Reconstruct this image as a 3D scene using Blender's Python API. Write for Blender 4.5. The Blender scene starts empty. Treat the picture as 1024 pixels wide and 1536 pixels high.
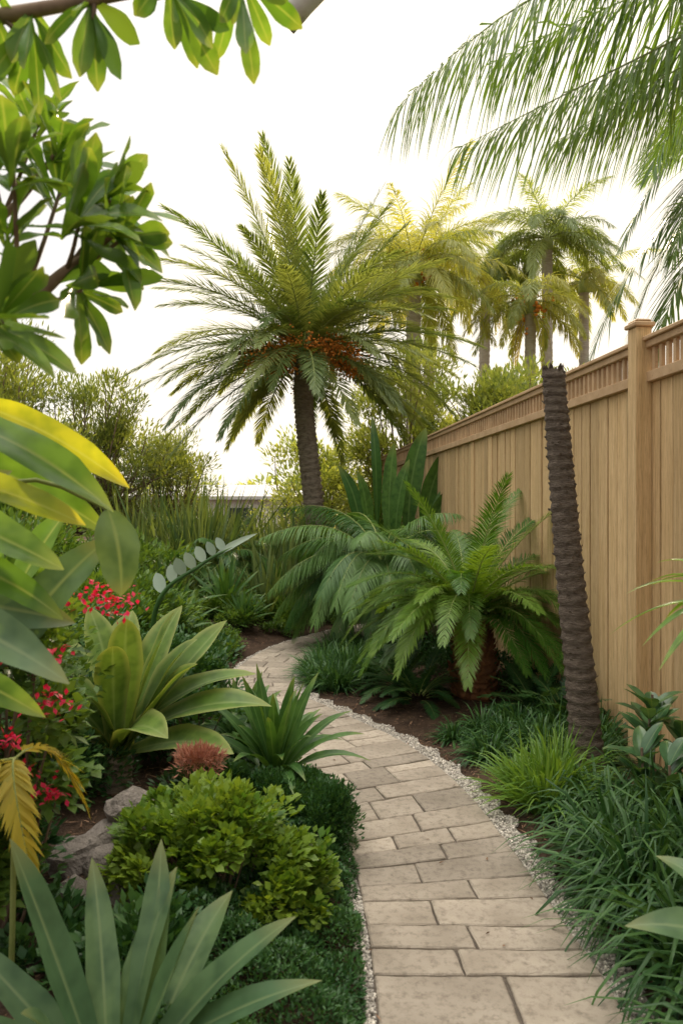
import bpy, math
import numpy as np
from mathutils import Vector
rng=np.random.default_rng(11)
scene=bpy.context.scene
def nrm(a):
    a=np.asarray(a,float)
    return a/np.maximum(np.linalg.norm(a,axis=-1,keepdims=True),1e-9)
A=lambda *x: np.array(x,float)
# ---------------------------------------------------------------- mesh builder
class MB:
    def __init__(s):
        s.v=[];s.f=[];s.m=[];s.c=[];s.n=0
    def add(s,V,F,mat=0,C=None):
        V=np.asarray(V,float).reshape(-1,3);F=np.asarray(F,int)
        s.v.append(V)
        if C is None: C=np.tile([rng.random(),.5,.5],(len(V),1))
        C=np.asarray(C,float).reshape(-1,3)
        s.c.append(C); s.f.append(F+s.n); s.m.append(np.full(len(F),mat)); s.n+=len(V)
    def obj(s,name,mats,smooth=True,parent=None):
        V=np.concatenate(s.v);C=np.concatenate(s.c)
        me=bpy.data.meshes.new(name)
        me.vertices.add(len(V)); me.vertices.foreach_set("co",V.astype(np.float32).ravel())
        lv=np.concatenate([f.ravel() for f in s.f])
        tot=np.concatenate([np.full(len(f),f.shape[1]) for f in s.f])
        st=np.concatenate([[0],np.cumsum(tot)[:-1]])
        me.loops.add(len(lv)); me.loops.foreach_set("vertex_index",lv.astype(np.int32))
        me.polygons.add(len(tot)); me.polygons.foreach_set("loop_start",st.astype(np.int32))
        me.polygons.foreach_set("loop_total",tot.astype(np.int32))
        me.polygons.foreach_set("material_index",np.concatenate(s.m).astype(np.int32))
        me.polygons.foreach_set("use_smooth",np.full(len(tot),smooth))
        a=me.attributes.new("lc",'FLOAT_COLOR','POINT')
        a.data.foreach_set("color",np.hstack([C,np.ones((len(C),1))]).astype(np.float32).ravel())
        for m in mats: me.materials.append(m)
        me.update(calc_edges=True)
        o=bpy.data.objects.new(name,me); scene.collection.objects.link(o)
        if parent: o.parent=parent
        return o
SH={'agave':([0,.15,.5,.75,.9,1],[.5,.58,1,.8,.42,.02]),
 'lance':([0,.1,.35,.7,.9,1],[.15,.5,1,.72,.3,.02]),
 'oval':([0,.1,.3,.5,.75,.92,1],[.06,.5,.9,1,.8,.42,.03]),
 'obov':([0,.2,.5,.72,.9,1],[.08,.3,.75,1,.7,.08]),
 'grass':([0,.1,.6,.85,1],[.7,1,.9,.5,.03]),
 'leaflet':([0,.08,.5,.8,1],[.45,1,.85,.5,.02])}
def prof(s,t): return np.interp(t,*SH[s])
def strip(mb,pos,T,S,W,shape,cols,fold,mat,rnd,wave=0.):
    K1,N,_=pos.shape; ts=np.linspace(0,1,K1)
    cols=np.asarray(cols,float);M=len(cols)
    Nn=np.cross(S[None],T); Nn=nrm(Nn)
    w=prof(shape,ts)[:,None]*W[None]
    V=np.empty((N,K1,M,3));C=np.empty((N,K1,M,3))
    ph=rng.random(N)*6.28
    for j,c in enumerate(cols):
        off=S[None]*(w*c)[...,None]+Nn*(w*(abs(c)*fold))[...,None]
        if wave: off=off+Nn*(w*wave*abs(c)*np.sin(ts[:,None]*9+ph[None]+c*2))[...,None]
        V[:,:,j]=np.transpose(pos+off,(1,0,2))
        C[:,:,j,0]=rnd[:,None];C[:,:,j,1]=ts[None];C[:,:,j,2]=abs(c)
    i=np.arange(K1-1)[:,None]*M+np.arange(M-1)[None]
    q=np.stack([i,i+1,i+1+M,i+M],-1).reshape(-1,4)
    F=(q[None]+(np.arange(N)*K1*M)[:,None,None]).reshape(-1,4)
    mb.add(V.reshape(-1,3),F,mat,C.reshape(-1,3))
def blades(mb,P,D,L,W,droop=.3,K=3,fold=0.,shape='lance',mat=0,up=None,rnd=None,cols=None):
    if K<2 and shape!='grass': K=2
    P=np.atleast_2d(P).astype(float);N=len(P);D=nrm(np.broadcast_to(D,(N,3)))
    L=np.broadcast_to(L,(N,)).astype(float);W=np.broadcast_to(W,(N,)).astype(float);droop=np.broadcast_to(droop,(N,)).astype(float)
    if up is None: up=A(0,0,1)+rng.normal(0,.25,(N,3))
    S=nrm(np.cross(D,up)+1e-5)
    if rnd is None: rnd=rng.random(N)
    ts=np.linspace(0,1,K+1);pos=[P];T=[D]
    g=A(0,0,-1)
    for k in range(K):
        d=nrm(D+g*(droop*(ts[k]+.5/K))[:,None]); pos.append(pos[-1]+d*(L/K)[:,None]); T.append(nrm(D+g*(droop*ts[k+1])[:,None]))
    if cols is None: cols=[-1,0,1] if fold else [-1,1]
    strip(mb,np.array(pos),np.array(T),S,W,shape,cols,fold,mat,rnd)
def bigleaf(mb,P0,P2,W,bow=(0,0,.1),shape='agave',fold=.3,mat=0,K=12,up=(0,0,1),rnd=None,wave=.05):
    P0=np.asarray(P0,float);P2=np.asarray(P2,float);P1=(P0+P2)/2+np.asarray(bow)
    t=np.linspace(0,1,K+1)[:,None]
    pos=(1-t)**2*P0+2*t*(1-t)*P1+t*t*P2
    T=nrm(2*(1-t)*(P1-P0)+2*t*(P2-P1))
    S=nrm(np.cross(P2-P0,np.asarray(up,float)))[None]
    strip(mb,pos[:,None],T[:,None],S,np.array([W]),shape,[-1,-.55,0,.55,1],fold,mat,np.array([rng.random() if rnd is None else rnd]),wave)
def tube(mb,pts,rad,seg=8,mat=0,cap=True,rnd=None):
    pts=np.asarray(pts,float);n=len(pts);rad=np.broadcast_to(rad,(n,)).astype(float)
    T=nrm(np.gradient(pts,axis=0)); m=np.abs(nrm(pts[-1]-pts[0]));ref=np.zeros(3);ref[int(np.argmin(m))]=1
    U=nrm(np.cross(T,ref));Vv=np.cross(T,U)
    a=np.linspace(0,2*math.pi,seg,endpoint=False)
    V=pts[:,None]+rad[:,None,None]*(np.cos(a)[None,:,None]*U[:,None]+np.sin(a)[None,:,None]*Vv[:,None])
    i=np.arange(n-1)[:,None]*seg;j=np.arange(seg)[None];j2=(j+1)%seg
    F=np.stack([i+j,i+j2,i+seg+j2,i+seg+j],-1).reshape(-1,4)
    r=rng.random() if rnd is None else rnd
    C=np.empty((n,seg,3));C[...,0]=r;C[...,1]=np.linspace(0,1,n)[:,None];C[...,2]=.5
    mb.add(V.reshape(-1,3),F,mat,C)
    if cap:
        mb.add(V[-1],[list(range(seg))],mat,np.tile([r,1,.5],(seg,1)));mb.add(V[0],[list(range(seg))[::-1]],mat,np.tile([r,0,.5],(seg,1)))
def catmull(P,n):
    P=np.asarray(P,float);Q=np.vstack([2*P[0]-P[1],P,2*P[-1]-P[-2]]);out=[];m=len(P)-1
    for s in np.linspace(0,m-1e-6,n):
        i=int(s);t=s-i;p0,p1,p2,p3=Q[i:i+4]
        out.append(.5*((2*p1)+(-p0+p2)*t+(2*p0-5*p1+4*p2-p3)*t*t+(-p0+3*p1-3*p2+p3)*t**3))
    return np.array(out)
def frond(mb,P0,P1,P2,nl,ll,lw,a0=60,a1=25,lift=.3,droop=.5,rr=.014,K=3,start=.12,lm=1,rm=0,rnd=None,lj=.12):
    P0,P1,P2=[np.asarray(p,float) for p in (P0,P1,P2)]
    B=lambda t:(1-t)**2*P0+2*t*(1-t)*P1+t*t*P2
    dB=lambda t:nrm(2*(1-t)*(P1-P0)+2*t*(P2-P1))
    tt=np.linspace(0,1,10)[:,None]
    tube(mb,B(tt),rr*(1.05-tt[:,0]),5,rm,cap=False)
    t=(np.linspace(start,.995,nl)+rng.normal(0,.003,nl))[:,None]
    P=B(t);T=dB(t);S=nrm(np.cross(T,A(0,0,1))+A(1e-4,0,0));N=np.cross(S,T)
    u=((t-start)/(1-start))[:,0]
    L=ll*np.clip(np.sin(np.pi*(.12+.82*u)),.12,1)**.7
    ang=np.radians(a0+(a1-a0)*u)[:,None]
    base=rng.random() if rnd is None else rnd
    for sd in (-1,1):
        aa=ang+rng.normal(0,.06,(nl,1)); v=lift+rng.normal(0,lj,(nl,1))
        D=np.cos(aa)*T+np.sin(aa)*(sd*S*np.cos(v)+N*np.sin(v))
        blades(mb,P,D,L*rng.uniform(.88,1.05,nl),lw,droop=droop*rng.uniform(.7,1.3,nl),K=K,shape='leaflet',mat=lm,up=N,rnd=np.clip(base+rng.normal(0,.12,nl),0,1))
def crown(mb,C,n,R,nl,ll,lw,elmax=85,elmin=-25,arc=1.,az0=0.,hub=.08,pw=.8,**kw):
    for i in range(n):
        f=(i+.5)/n; el=math.radians(elmax+(elmin-elmax)*f**pw+rng.normal(0,5)); az=az0+i*2.39996+rng.normal(0,.2)
        d=A(math.cos(el)*math.cos(az),math.cos(el)*math.sin(az),math.sin(el))
        r=R*rng.uniform(.82,1.1)*(1 if f<.8 else .9)
        P0=np.asarray(C)+d*hub; P1=P0+d*r*.5
        dr=arc*(.25+.9*max(0,math.cos(el)))*rng.uniform(.75,1.25)
        P2=P1+nrm(d+A(rng.normal(0,.08),rng.normal(0,.08),-dr))*r*.55
        frond(mb,P0,P1,P2,nl,ll,lw,**kw)
def bush(mb,C,R,n,L,W,M=30,cr=.33,mat=0,K=2,fold=.0,shape='oval',low=-.4,droop=.3,twig=None,base=None,twr=.008,upb=.5,shell=.55):
    C=np.asarray(C,float);R=np.asarray(R,float)
    d=nrm(rng.normal(0,1,(M,3)));d[:,2]=np.where(d[:,2]<low,-d[:,2],d[:,2])
    cc=d*R*rng.uniform(shell,1.,(M,1))
    cr_=cr*R.mean()*rng.uniform(.6,1.3,M)
    k=rng.integers(0,M,n); dd=nrm(rng.normal(0,1,(n,3)));rad=rng.random(n)**.45
    P=C+cc[k]+dd*(rad*cr_[k])[:,None]*A(1,1,.8)
    out=nrm(.6*dd+.5*nrm(cc[k])+A(0,0,upb)+rng.normal(0,.35,(n,3)))
    tone=rng.random(M)
    blades(mb,P,out,L*rng.uniform(.6,1.2,n),W*rng.uniform(.7,1.2,n),droop=droop,K=K,fold=fold,shape=shape,mat=mat,rnd=np.clip(tone[k]*.6+rng.random(n)*.4,0,1))
    if twig is not None:
        b=np.asarray(base if base is not None else C-A(0,0,R[2]),float)
        for j in range(M):
            e=C+cc[j]; m=(b+e)/2+rng.normal(0,.08,3)*R.mean()+A(0,0,-.1*R[2])
            tube(mb,catmull([b,m,e],7),np.linspace(twr*2,twr*.6,7),5,twig,cap=False)
def grass(mb,C,n,L,W,r=.08,el=(35,88),droop=1.3,mat=0,K=5,az=None,azs=None,fold=.25):
    a=rng.random(n)*6.283 if az is None else rng.normal(az,azs,n)
    e=np.radians(rng.uniform(el[0],el[1],n))
    D=np.stack([np.cos(e)*np.cos(a),np.cos(e)*np.sin(a),np.sin(e)],-1)
    P=np.asarray(C,float)+np.stack([np.cos(a),np.sin(a),np.zeros(n)],-1)*(r*rng.random(n))[:,None]
    blades(mb,P,D,L*rng.uniform(.6,1.1,n),W,droop=droop*rng.uniform(.7,1.3,n),K=K,shape='grass',mat=mat,fold=fold)
def box(mb,c,ax,ay,hx,hy,z0,z1,mat=0,bev=.003,r=None):
    c=np.asarray(c,float);ax=np.asarray(ax,float);ay=np.asarray(ay,float);V=[]
    for z,s in ((z0,1),(z0+bev,0),(z1-bev,0),(z1,1)):
        for sx,sy in ((-1,-1),(1,-1),(1,1),(-1,1)):
            p=c[:2]+ax[:2]*sx*(hx-bev*s)+ay[:2]*sy*(hy-bev*s);V.append([p[0],p[1],z])
    F=[[3,2,1,0],[12,13,14,15]]
    for l in range(3):
        for j in range(4): F.append([l*4+j,l*4+(j+1)%4,l*4+4+(j+1)%4,l*4+4+j])
    r=rng.random() if r is None else r
    mb.add(V,F,mat,np.tile([r,.5,.5],(16,1)))
# ---------------------------------------------------------------- materials
def newmat(name):
    m=bpy.data.materials.new(name);m.use_nodes=True;nt=m.node_tree;nt.nodes.clear()
    return m,nt,nt.nodes.new,nt.links.new
def mixrgb(nt,f,a,b,bt='MIX'):
    n=nt.nodes.new('ShaderNodeMix');n.data_type='RGBA';n.blend_type=bt
    for s,v in ((n.inputs[0],f),(n.inputs[6],a),(n.inputs[7],b)):
        if hasattr(v,'is_output') : nt.links.new(v,s)
        elif isinstance(v,(tuple,list)): s.default_value=(*v,1)
        else: s.default_value=v
    return n.outputs[2]
def ramp(nt,fac,p0,p1,c0=(0,0,0),c1=(1,1,1)):
    r=nt.nodes.new('ShaderNodeValToRGB');e=r.color_ramp.elements
    e[0].position=p0;e[1].position=p1;e[0].color=(*c0,1);e[1].color=(*c1,1);nt.links.new(fac,r.inputs[0]);return r.outputs[0]
def noise(nt,scale,detail=4,vec=None,rough=.55):
    n=nt.nodes.new('ShaderNodeTexNoise');n.inputs['Scale'].default_value=scale;n.inputs['Detail'].default_value=detail;n.inputs['Roughness'].default_value=rough
    if vec is not None: nt.links.new(vec,n.inputs['Vector'])
    return n.outputs['Fac']
def attr(nt):
    a=nt.nodes.new('ShaderNodeAttribute');a.attribute_name='lc';s=nt.nodes.new('ShaderNodeSeparateColor');nt.links.new(a.outputs['Color'],s.inputs[0]);return s.outputs
def pos(nt): return nt.nodes.new('ShaderNodeNewGeometry').outputs['Position']
def leafmat(name,c1,c2,trans=.35,rough=.42,rib=None,tip=None,spec=.35,ysh=(1.5,1.3,.45),edge=None):
    m,nt,N,Lk=newmat(name);r,g,b=attr(nt)[:3]
    col=mixrgb(nt,r,c1,c2)
    if rib:
        nz=noise(nt,14,2,pos(nt));col=mixrgb(nt,ramp(nt,nz,.4,.75),col,tuple(x*.7 for x in c1))
        col=mixrgb(nt,ramp(nt,g,.8,1.),col,tuple(a*.7+b*.3 for a,b in zip(c2,(.35,.25,.08))))
    if edge: col=mixrgb(nt,ramp(nt,b,.6,1.),col,edge)
    if rib: col=mixrgb(nt,ramp(nt,b,0,.14,(.8,.8,.8),(0,0,0)),col,rib)
    p=N('ShaderNodeBsdfPrincipled');Lk(col,p.inputs['Base Color']);p.inputs['Roughness'].default_value=rough;p.inputs['Specular IOR Level'].default_value=spec
    t=N('ShaderNodeBsdfTranslucent');tc=mixrgb(nt,1.,col,ysh,'MULTIPLY');Lk(tc,t.inputs[0])
    mx=N('ShaderNodeMixShader');mx.inputs[0].default_value=trans;Lk(p.outputs[0],mx.inputs[1]);Lk(t.outputs[0],mx.inputs[2])
    o=N('ShaderNodeOutputMaterial');Lk(mx.outputs[0],o.inputs[0]);return m
def solid(name,c1,c2,rough=.8,scale=8,stretch=(1,1,1),bump=.3,bs=None,c3=None,useattr=.5,detail=3,dist=.02,c3r=(.55,.75),c3s=4):
    m,nt,N,Lk=newmat(name);r,g,b=attr(nt)[:3]
    mp=N('ShaderNodeMapping');mp.inputs['Scale'].default_value=stretch;Lk(pos(nt),mp.inputs[0])
    cmb=N('ShaderNodeCombineXYZ');mu=N('ShaderNodeMath');mu.operation='MULTIPLY';mu.inputs[1].default_value=37.;Lk(r,mu.inputs[0]);Lk(mu.outputs[0],cmb.inputs[0]);Lk(mu.outputs[0],cmb.inputs[1]);Lk(cmb.outputs[0],mp.inputs['Location'])
    n1=noise(nt,scale,detail,mp.outputs[0]);col=mixrgb(nt,ramp(nt,n1,.3,.7),c1,c2)
    if c3:
        n3=noise(nt,scale*c3s,4,mp.outputs[0],.7);col=mixrgb(nt,ramp(nt,n3,*c3r),col,c3)
    hsv=N('ShaderNodeHueSaturation');Lk(col,hsv.inputs['Color']);ma=N('ShaderNodeMapRange');Lk(r,ma.inputs[0]);ma.inputs[3].default_value=1-useattr*.5;ma.inputs[4].default_value=1+useattr*.5;Lk(ma.outputs[0],hsv.inputs['Value'])
    p=N('ShaderNodeBsdfPrincipled');Lk(hsv.outputs[0],p.inputs['Base Color']);p.inputs['Roughness'].default_value=rough;p.inputs['Specular IOR Level'].default_value=.25
    if bump:
        bp=N('ShaderNodeBump');bp.inputs['Strength'].default_value=bump;bp.inputs['Distance'].default_value=dist
        n2=noise(nt,bs or scale*3,4,mp.outputs[0],.65);Lk(n2,bp.inputs['Height']);Lk(bp.outputs[0],p.inputs['Normal'])
    o=N('ShaderNodeOutputMaterial');Lk(p.outputs[0],o.inputs[0]);return m
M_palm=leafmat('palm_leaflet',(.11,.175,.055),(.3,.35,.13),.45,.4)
M_palmY=leafmat('sun_haze_tint_palm_leaflet',(.22,.28,.08),(.46,.47,.16),.55,.5)  # yellow lightening put into the leaf colour in place of sunlit haze
M_palmG=leafmat('haze_tint_palm_leaflet',(.16,.23,.08),(.32,.39,.15),.52,.5)  # paler colour paints distance haze into the background palms
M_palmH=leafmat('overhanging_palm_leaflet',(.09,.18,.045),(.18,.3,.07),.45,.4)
M_palmD=leafmat('dark_palm_leaflet',(.04,.12,.03),(.13,.24,.06),.38,.38)
M_cycad=leafmat('cycad_leaflet',(.06,.16,.022),(.19,.31,.045),.42,.33)
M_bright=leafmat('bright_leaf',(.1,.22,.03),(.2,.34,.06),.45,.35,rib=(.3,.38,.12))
M_yel=leafmat('backlight_tint_leaf',(.28,.38,.03),(.5,.5,.04),.6,.35,rib=(.45,.5,.12))  # yellow of light shining through is put into the leaf colour
M_lime=leafmat('lime_leaf',(.12,.22,.045),(.22,.32,.07),.35,.4,rib=(.26,.35,.12),edge=(.32,.37,.12))
M_blue=leafmat('grey_green_leaf',(.075,.15,.07),(.14,.22,.1),.25,.38,rib=(.2,.27,.13))
M_dark=leafmat('dark_leaf',(.022,.075,.022),(.075,.165,.045),.28,.4)
M_mid=leafmat('mid_leaf',(.06,.14,.028),(.17,.27,.05),.4,.4)
M_midL=leafmat('strap_rosette_leaf',(.05,.13,.03),(.11,.22,.05),.3,.36,rib=(.15,.26,.08))
M_limeb=leafmat('lime_small_leaf',(.07,.17,.02),(.25,.35,.045),.4,.4)
M_grass=leafmat('strap_leaf',(.025,.08,.025),(.09,.19,.055),.28,.36)
M_grassL=leafmat('light_strap_leaf',(.12,.25,.04),(.22,.36,.07),.4,.36)
M_spear=leafmat('spear_leaf',(.07,.13,.045),(.21,.27,.09),.33,.4)  # lightened base colour paints in a little background haze
M_far=leafmat('haze_tint_leaf',(.19,.27,.09),(.42,.46,.16),.52,.55)  # pale yellowed colour stands in for bright haze over far foliage
M_hedge=leafmat('hedge_leaf',(.09,.14,.045),(.29,.34,.11),.45,.5)  # tones raised so the foliage colour itself carries background haze
M_rachis=solid('frond_rib',(.2,.25,.07),(.3,.33,.11),.5,20,bump=0)
M_fernY=leafmat('yellow_fern',(.3,.3,.05),(.5,.4,.05),.45,.45)
M_red=leafmat('red_petal',(.55,.012,.04),(.7,.03,.12),.35,.5,ysh=(1.2,.6,.6))
M_rust=leafmat('rust_leaf',(.3,.1,.07),(.42,.2,.12),.3,.6,ysh=(1,.8,.7))
M_orange=solid('orange_fruit',(.8,.3,.05),(.65,.22,.04),.6,30,bump=0)
M_bark=solid('palm_bark',(.2,.15,.11),(.36,.3,.23),.9,14,(1,1,3),.9,30,(.08,.055,.04))
M_barkD=solid('dark_palm_bark',(.12,.09,.07),(.27,.215,.17),.92,22,(1,1,3.5),1.,45,(.04,.03,.022),dist=.03)
M_barkG=solid('grey_palm_bark',(.36,.31,.25),(.5,.44,.37),.9,6,(1,1,4),.4)
M_twig=solid('twig_bark',(.12,.08,.05),(.24,.17,.12),.85,20,bump=0)
M_fibre=solid('fibre',(.36,.15,.06),(.2,.09,.045),.95,20,(1,1,.4),1.,60)
# ---------------------------------------------------------------- path geometry
Rt=[(.90,-2),(.90,.8),(.89,2.3),(.85,2.85),(.79,3.5),(.69,4.2),(.46,4.97),(.06,5.69),(-.33,6.35),(-.46,6.95),(-.40,7.7),(-.2,8.4),(.12,9.1),(.6,9.65),(1.1,9.9)]
Lt=[(.11,-2),(.11,.8),(.11,2.3),(.09,2.85),(.05,3.3),(-.05,3.9),(-.3,4.6),(-.6,5.3),(-.9,6.1),(-1.05,6.95),(-1.0,7.85),(-.75,8.75),(-.3,9.6),(.3,10.35),(1.0,10.75)]
NS=700
RE=catmull(Rt,NS);LE=catmull(Lt,NS);CE=(RE+LE)/2
sl=np.concatenate([[0],np.cumsum(np.linalg.norm(np.diff(CE,axis=0),axis=1))])
def PT(s,v):
    i=np.interp(s,sl,np.arange(NS));a=np.array([np.interp(i,np.arange(NS),LE[:,k]) for k in (0,1)]);b=np.array([np.interp(i,np.arange(NS),RE[:,k]) for k in (0,1)])
    return a+(b-a)*v
sm=lambda x:np.clip(x,0,1)**2*(3-2*np.clip(x,0,1))
def cdist(x,y):
    c=CE[::6];return np.sqrt(((x[:,None]-c[None,:,0])**2+(y[:,None]-c[None,:,1])**2)).min(1)
def gh(x,y):
    x=np.atleast_1d(np.asarray(x,float));y=np.atleast_1d(np.asarray(y,float))
    d=cdist(x,y)-.42
    return sm((d-.1)/.8)*(.05+.2*sm((-.05-x)/.8))
def G(x,y): return float(gh(x,y)[0])
M_ground=solid('mulch_soil',(.05,.03,.02),(.11,.068,.043),.95,7,(1,1,1),1.,60,(.16,.1,.06),useattr=0,dist=.03)
mb=MB()
gx=np.concatenate([[-400,-120,-40,-15],np.linspace(-7,5,121),[15,40,120,400]])
gy=np.concatenate([[-400,-100,-20],np.linspace(-3,15,181),[25,50,120,400]])
X,Y=np.meshgrid(gx,gy);Z=gh(X.ravel(),Y.ravel())
inner=(np.abs(X.ravel()+1)<6.1)&(Y.ravel()>-3.1)&(Y.ravel()<15.1)
Z=Z+np.where(inner&(Z>.01),rng.normal(0,.008,len(Z)),0)
i=np.arange(len(gy)-1)[:,None]*len(gx)+np.arange(len(gx)-1)[None]
mb.add(np.stack([X.ravel(),Y.ravel(),Z],-1),np.stack([i,i+1,i+1+len(gx),i+len(gx)],-1).reshape(-1,4),0,np.tile([.5,.5,.5],(X.size,1)))
mb.obj('ground',[M_ground])
# paved path
M_pave=solid('stone_paver',(.29,.243,.19),(.42,.358,.288),.85,4,bump=.6,bs=110,c3=(.21,.175,.138),useattr=.45,dist=.008,c3r=(.48,.72),c3s=7)
M_joint=solid('joint_sand',(.1,.08,.065),(.17,.14,.11),.95,40,bump=.6,useattr=0)
mb=MB();gap=.0048
def paver(s0,s1,v0,v1,Wd):
    g=gap;gv=gap/Wd
    c=[PT(s0+g,v0+gv),PT(s0+g,v1-gv),PT(s1-g,v1-gv),PT(s1-g,v0+gv)];c=np.array(c)+rng.normal(0,.002,(4,2))
    ring=[]
    for a,b in zip(c,np.roll(c,-1,0)):
        m_=max(2,int(np.linalg.norm(b-a)/.04))
        for q in range(m_): ring.append(a+(b-a)*(q/m_)+rng.normal(0,.0013,2))
    ring=np.array(ring);n=len(ring);m=ring.mean(0);top=.036+rng.normal(0,.0016);tx,ty=rng.normal(0,.004,2)
    tz=lambda p:top+(p-m)@A(tx,ty)
    inn=ring+nrm(m-ring)*rng.uniform(.004,.010,(n,1))
    z1=np.array([tz(p) for p in ring]);z2=np.array([tz(p) for p in inn])
    V=np.vstack([np.c_[ring,np.full(n,.012)],np.c_[ring,z1-.005],np.c_[inn,z2]])
    r=rng.random();j=np.arange(n);j2=(j+1)%n
    F=np.vstack([np.stack([l*n+j,l*n+j2,l*n+n+j2,l*n+n+j],-1) for l in (0,1)])
    mb.add(V,F,0,np.tile([r,.5,.5],(3*n,1)));mb.add(V[2*n:],[list(range(n))],0,np.tile([r,.5,.5],(n,1)))
s=.05;last=None
while s<sl[-1]-.35:
    dpt=rng.choice([.15,.19,.21,.24,.27]);Wd=np.linalg.norm(PT(s,1)-PT(s,0))
    while True:
        cuts=[[.36],[.62],[.5],[.4],[.3,.68],[.57],[.27,.6]][rng.integers(0,7)]
        if last is None or all(abs(a-b)>.07 for a in cuts for b in last): break
    last=cuts;ed=[0]+cuts+[1]
    for a,b in zip(ed[:-1],ed[1:]):
        if dpt>.2 and (b-a)<.45 and rng.random()<.4:
            q=rng.uniform(.4,.6);paver(s,s+dpt*q,a,b,Wd);paver(s+dpt*q,s+dpt,a,b,Wd)
        else: paver(s,s+dpt,a,b,Wd)
    s+=dpt
V=np.vstack([np.c_[LE,np.full(NS,.024)],np.c_[RE,np.full(NS,.024)]]);k=np.arange(NS-1)
mb.add(V,np.stack([k,k+NS,k+NS+1,k+1],-1),1,np.tile([.5,.5,.5],(2*NS,1)))
mb.obj('stone_path',[M_pave,M_joint],smooth=False)
# gravel edging
M_grav=solid('gravel',(.38,.345,.3),(.6,.55,.48),.85,60,bump=0,useattr=1.)
mb=MB()
ph=(1+5**.5)/2
ico=nrm(np.array([(-1,ph,0),(1,ph,0),(-1,-ph,0),(1,-ph,0),(0,-1,ph),(0,1,ph),(0,-1,-ph),(0,1,-ph),(ph,0,-1),(ph,0,1),(-ph,0,-1),(-ph,0,1)]))
icf=np.array([(0,11,5),(0,5,1),(0,1,7),(0,7,10),(0,10,11),(1,5,9),(5,11,4),(11,10,2),(10,7,6),(7,1,8),(3,9,4),(3,4,2),(3,2,6),(3,6,8),(3,8,9),(4,9,5),(2,4,11),(6,2,10),(8,6,7),(9,8,1)])
def pebbles(mb,P,r,mat=0):
    n=len(P);sc=r[:,None,None]*rng.uniform(.6,1.25,(n,1,3));V=ico[None]*sc*rng.uniform(.85,1.15,(n,12,1))
    a=rng.random(n)*6.28;c,s_=np.cos(a)[:,None],np.sin(a)[:,None];x=V[...,0]*c-V[...,1]*s_;y=V[...,0]*s_+V[...,1]*c
    V=np.stack([x,y,V[...,2]],-1)+P[:,None]
    F=(icf[None]+(np.arange(n)*12)[:,None,None]).reshape(-1,3)
    C=np.repeat(np.stack([rng.random(n),np.full(n,.5),np.full(n,.5)],-1),12,0);mb.add(V.reshape(-1,3),F,mat,C)
tan=nrm(np.gradient(CE,axis=0));nr=np.stack([tan[:,1],-tan[:,0]],-1)
for E,sg,wd,n in ((RE,1,.115,24000),(LE,-1,.045,9000)):
    i=rng.uniform(60,NS-40,n);i0=i.astype(int);e=E[i0]+(E[i0+1]-E[i0])*(i-i0)[:,None];o=rng.uniform(.004,1,n)**1.1*wd*(1+.25*np.sin(i*.35))
    p=e+nr[i0]*sg*o[:,None];pebbles(mb,np.c_[p,rng.uniform(.008,.026,n)],rng.uniform(.0038,.008,n))
    V=np.vstack([np.c_[E+nr*sg*.0,np.full(NS,.012)],np.c_[E+nr*sg*wd*.95,np.full(NS,.010)]]);k=np.arange(NS-1)
    mb.add(V,np.stack([k,k+NS,k+NS+1,k+1],-1),0,np.tile([.1,.5,.5],(2*NS,1)))
mb.obj('gravel_edging',[M_grav],smooth=False)
# mulch chips and leaf litter
mb=MB();n=16000
x=rng.uniform(-2.2,1.9,n);y=rng.uniform(1.5,9.5,n);d=cdist(x,y)
k=d>.52;x,y=x[k],y[k];a=rng.random(len(x))*6.28
blades(mb,np.c_[x,y,gh(x,y)+.012],np.c_[np.cos(a),np.sin(a),rng.normal(0,.25,len(x))],rng.uniform(.015,.05,len(x)),rng.uniform(.003,.008,len(x)),0.,1,shape='grass')
M_chip=solid('bark_chip',(.15,.08,.045),(.26,.16,.1),.95,30,useattr=1.,bump=0)
mb.obj('bark_mulch',[M_chip],smooth=False)
mb=MB();n=80;x=rng.uniform(-.9,1.0,n);y=rng.uniform(2.2,8.5,n);d=cdist(x,y);k=d<.42;x,y=x[k],y[k];a=rng.random(len(x))*6.28
blades(mb,np.c_[x,y,np.full(len(x),.044)],np.c_[np.cos(a),np.sin(a),rng.normal(0,.12,len(x))],rng.uniform(.012,.035,len(x)),rng.uniform(.003,.007,len(x)),.1,2,fold=.3,shape='oval')
mb.obj('fallen_leaves',[M_chip])
# ---------------------------------------------------------------- fence
M_wood=solid('fence_cedar',(.56,.375,.18),(.71,.51,.285),.75,5,(9,9,.35),.6,16,(.35,.21,.095),useattr=.4,dist=.01,c3r=(.47,.72))
M_wood2=solid('fence_trim',(.46,.3,.165),(.58,.4,.24),.75,5,(2,2,2),.3,18,(.35,.22,.12),useattr=.3,dist=.006)
mb=MB();fd=nrm(A(-.11,1));fn=A(-fd[1],fd[0])
F0=A(1.92,4.64)
fp=lambda s:F0+fd*s
s=-8.
while s<11.5:
    w=.135+rng.normal(0,.005);o=-.014+rng.normal(0,.004)
    box(mb,fp(s+w/2)+fn*o,fd,fn,w/2-.006,.010,.03,2.405,0,.003);s+=w
box(mb,fp(1.75)-fn*.04,fd,fn,9.75,.008,.02,2.40,0,.002,r=.1)
for (z0,z1,th) in ((2.405,2.47,.038),(2.615,2.66,.045)): box(mb,fp(1.75)+fn*.0,fd,fn,9.75,th,z0,z1,1,.004,r=.5)
box(mb,fp(1.75)+fn*.0,fd,fn,9.75,.065,2.66,2.685,1,.004,r=.7)
s=-8.
while s<11.4:
    box(mb,fp(s)+fn*.012,fd,fn,.015,.012,2.47,2.615,1,.002);s+=.075+rng.normal(0,.002)
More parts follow.
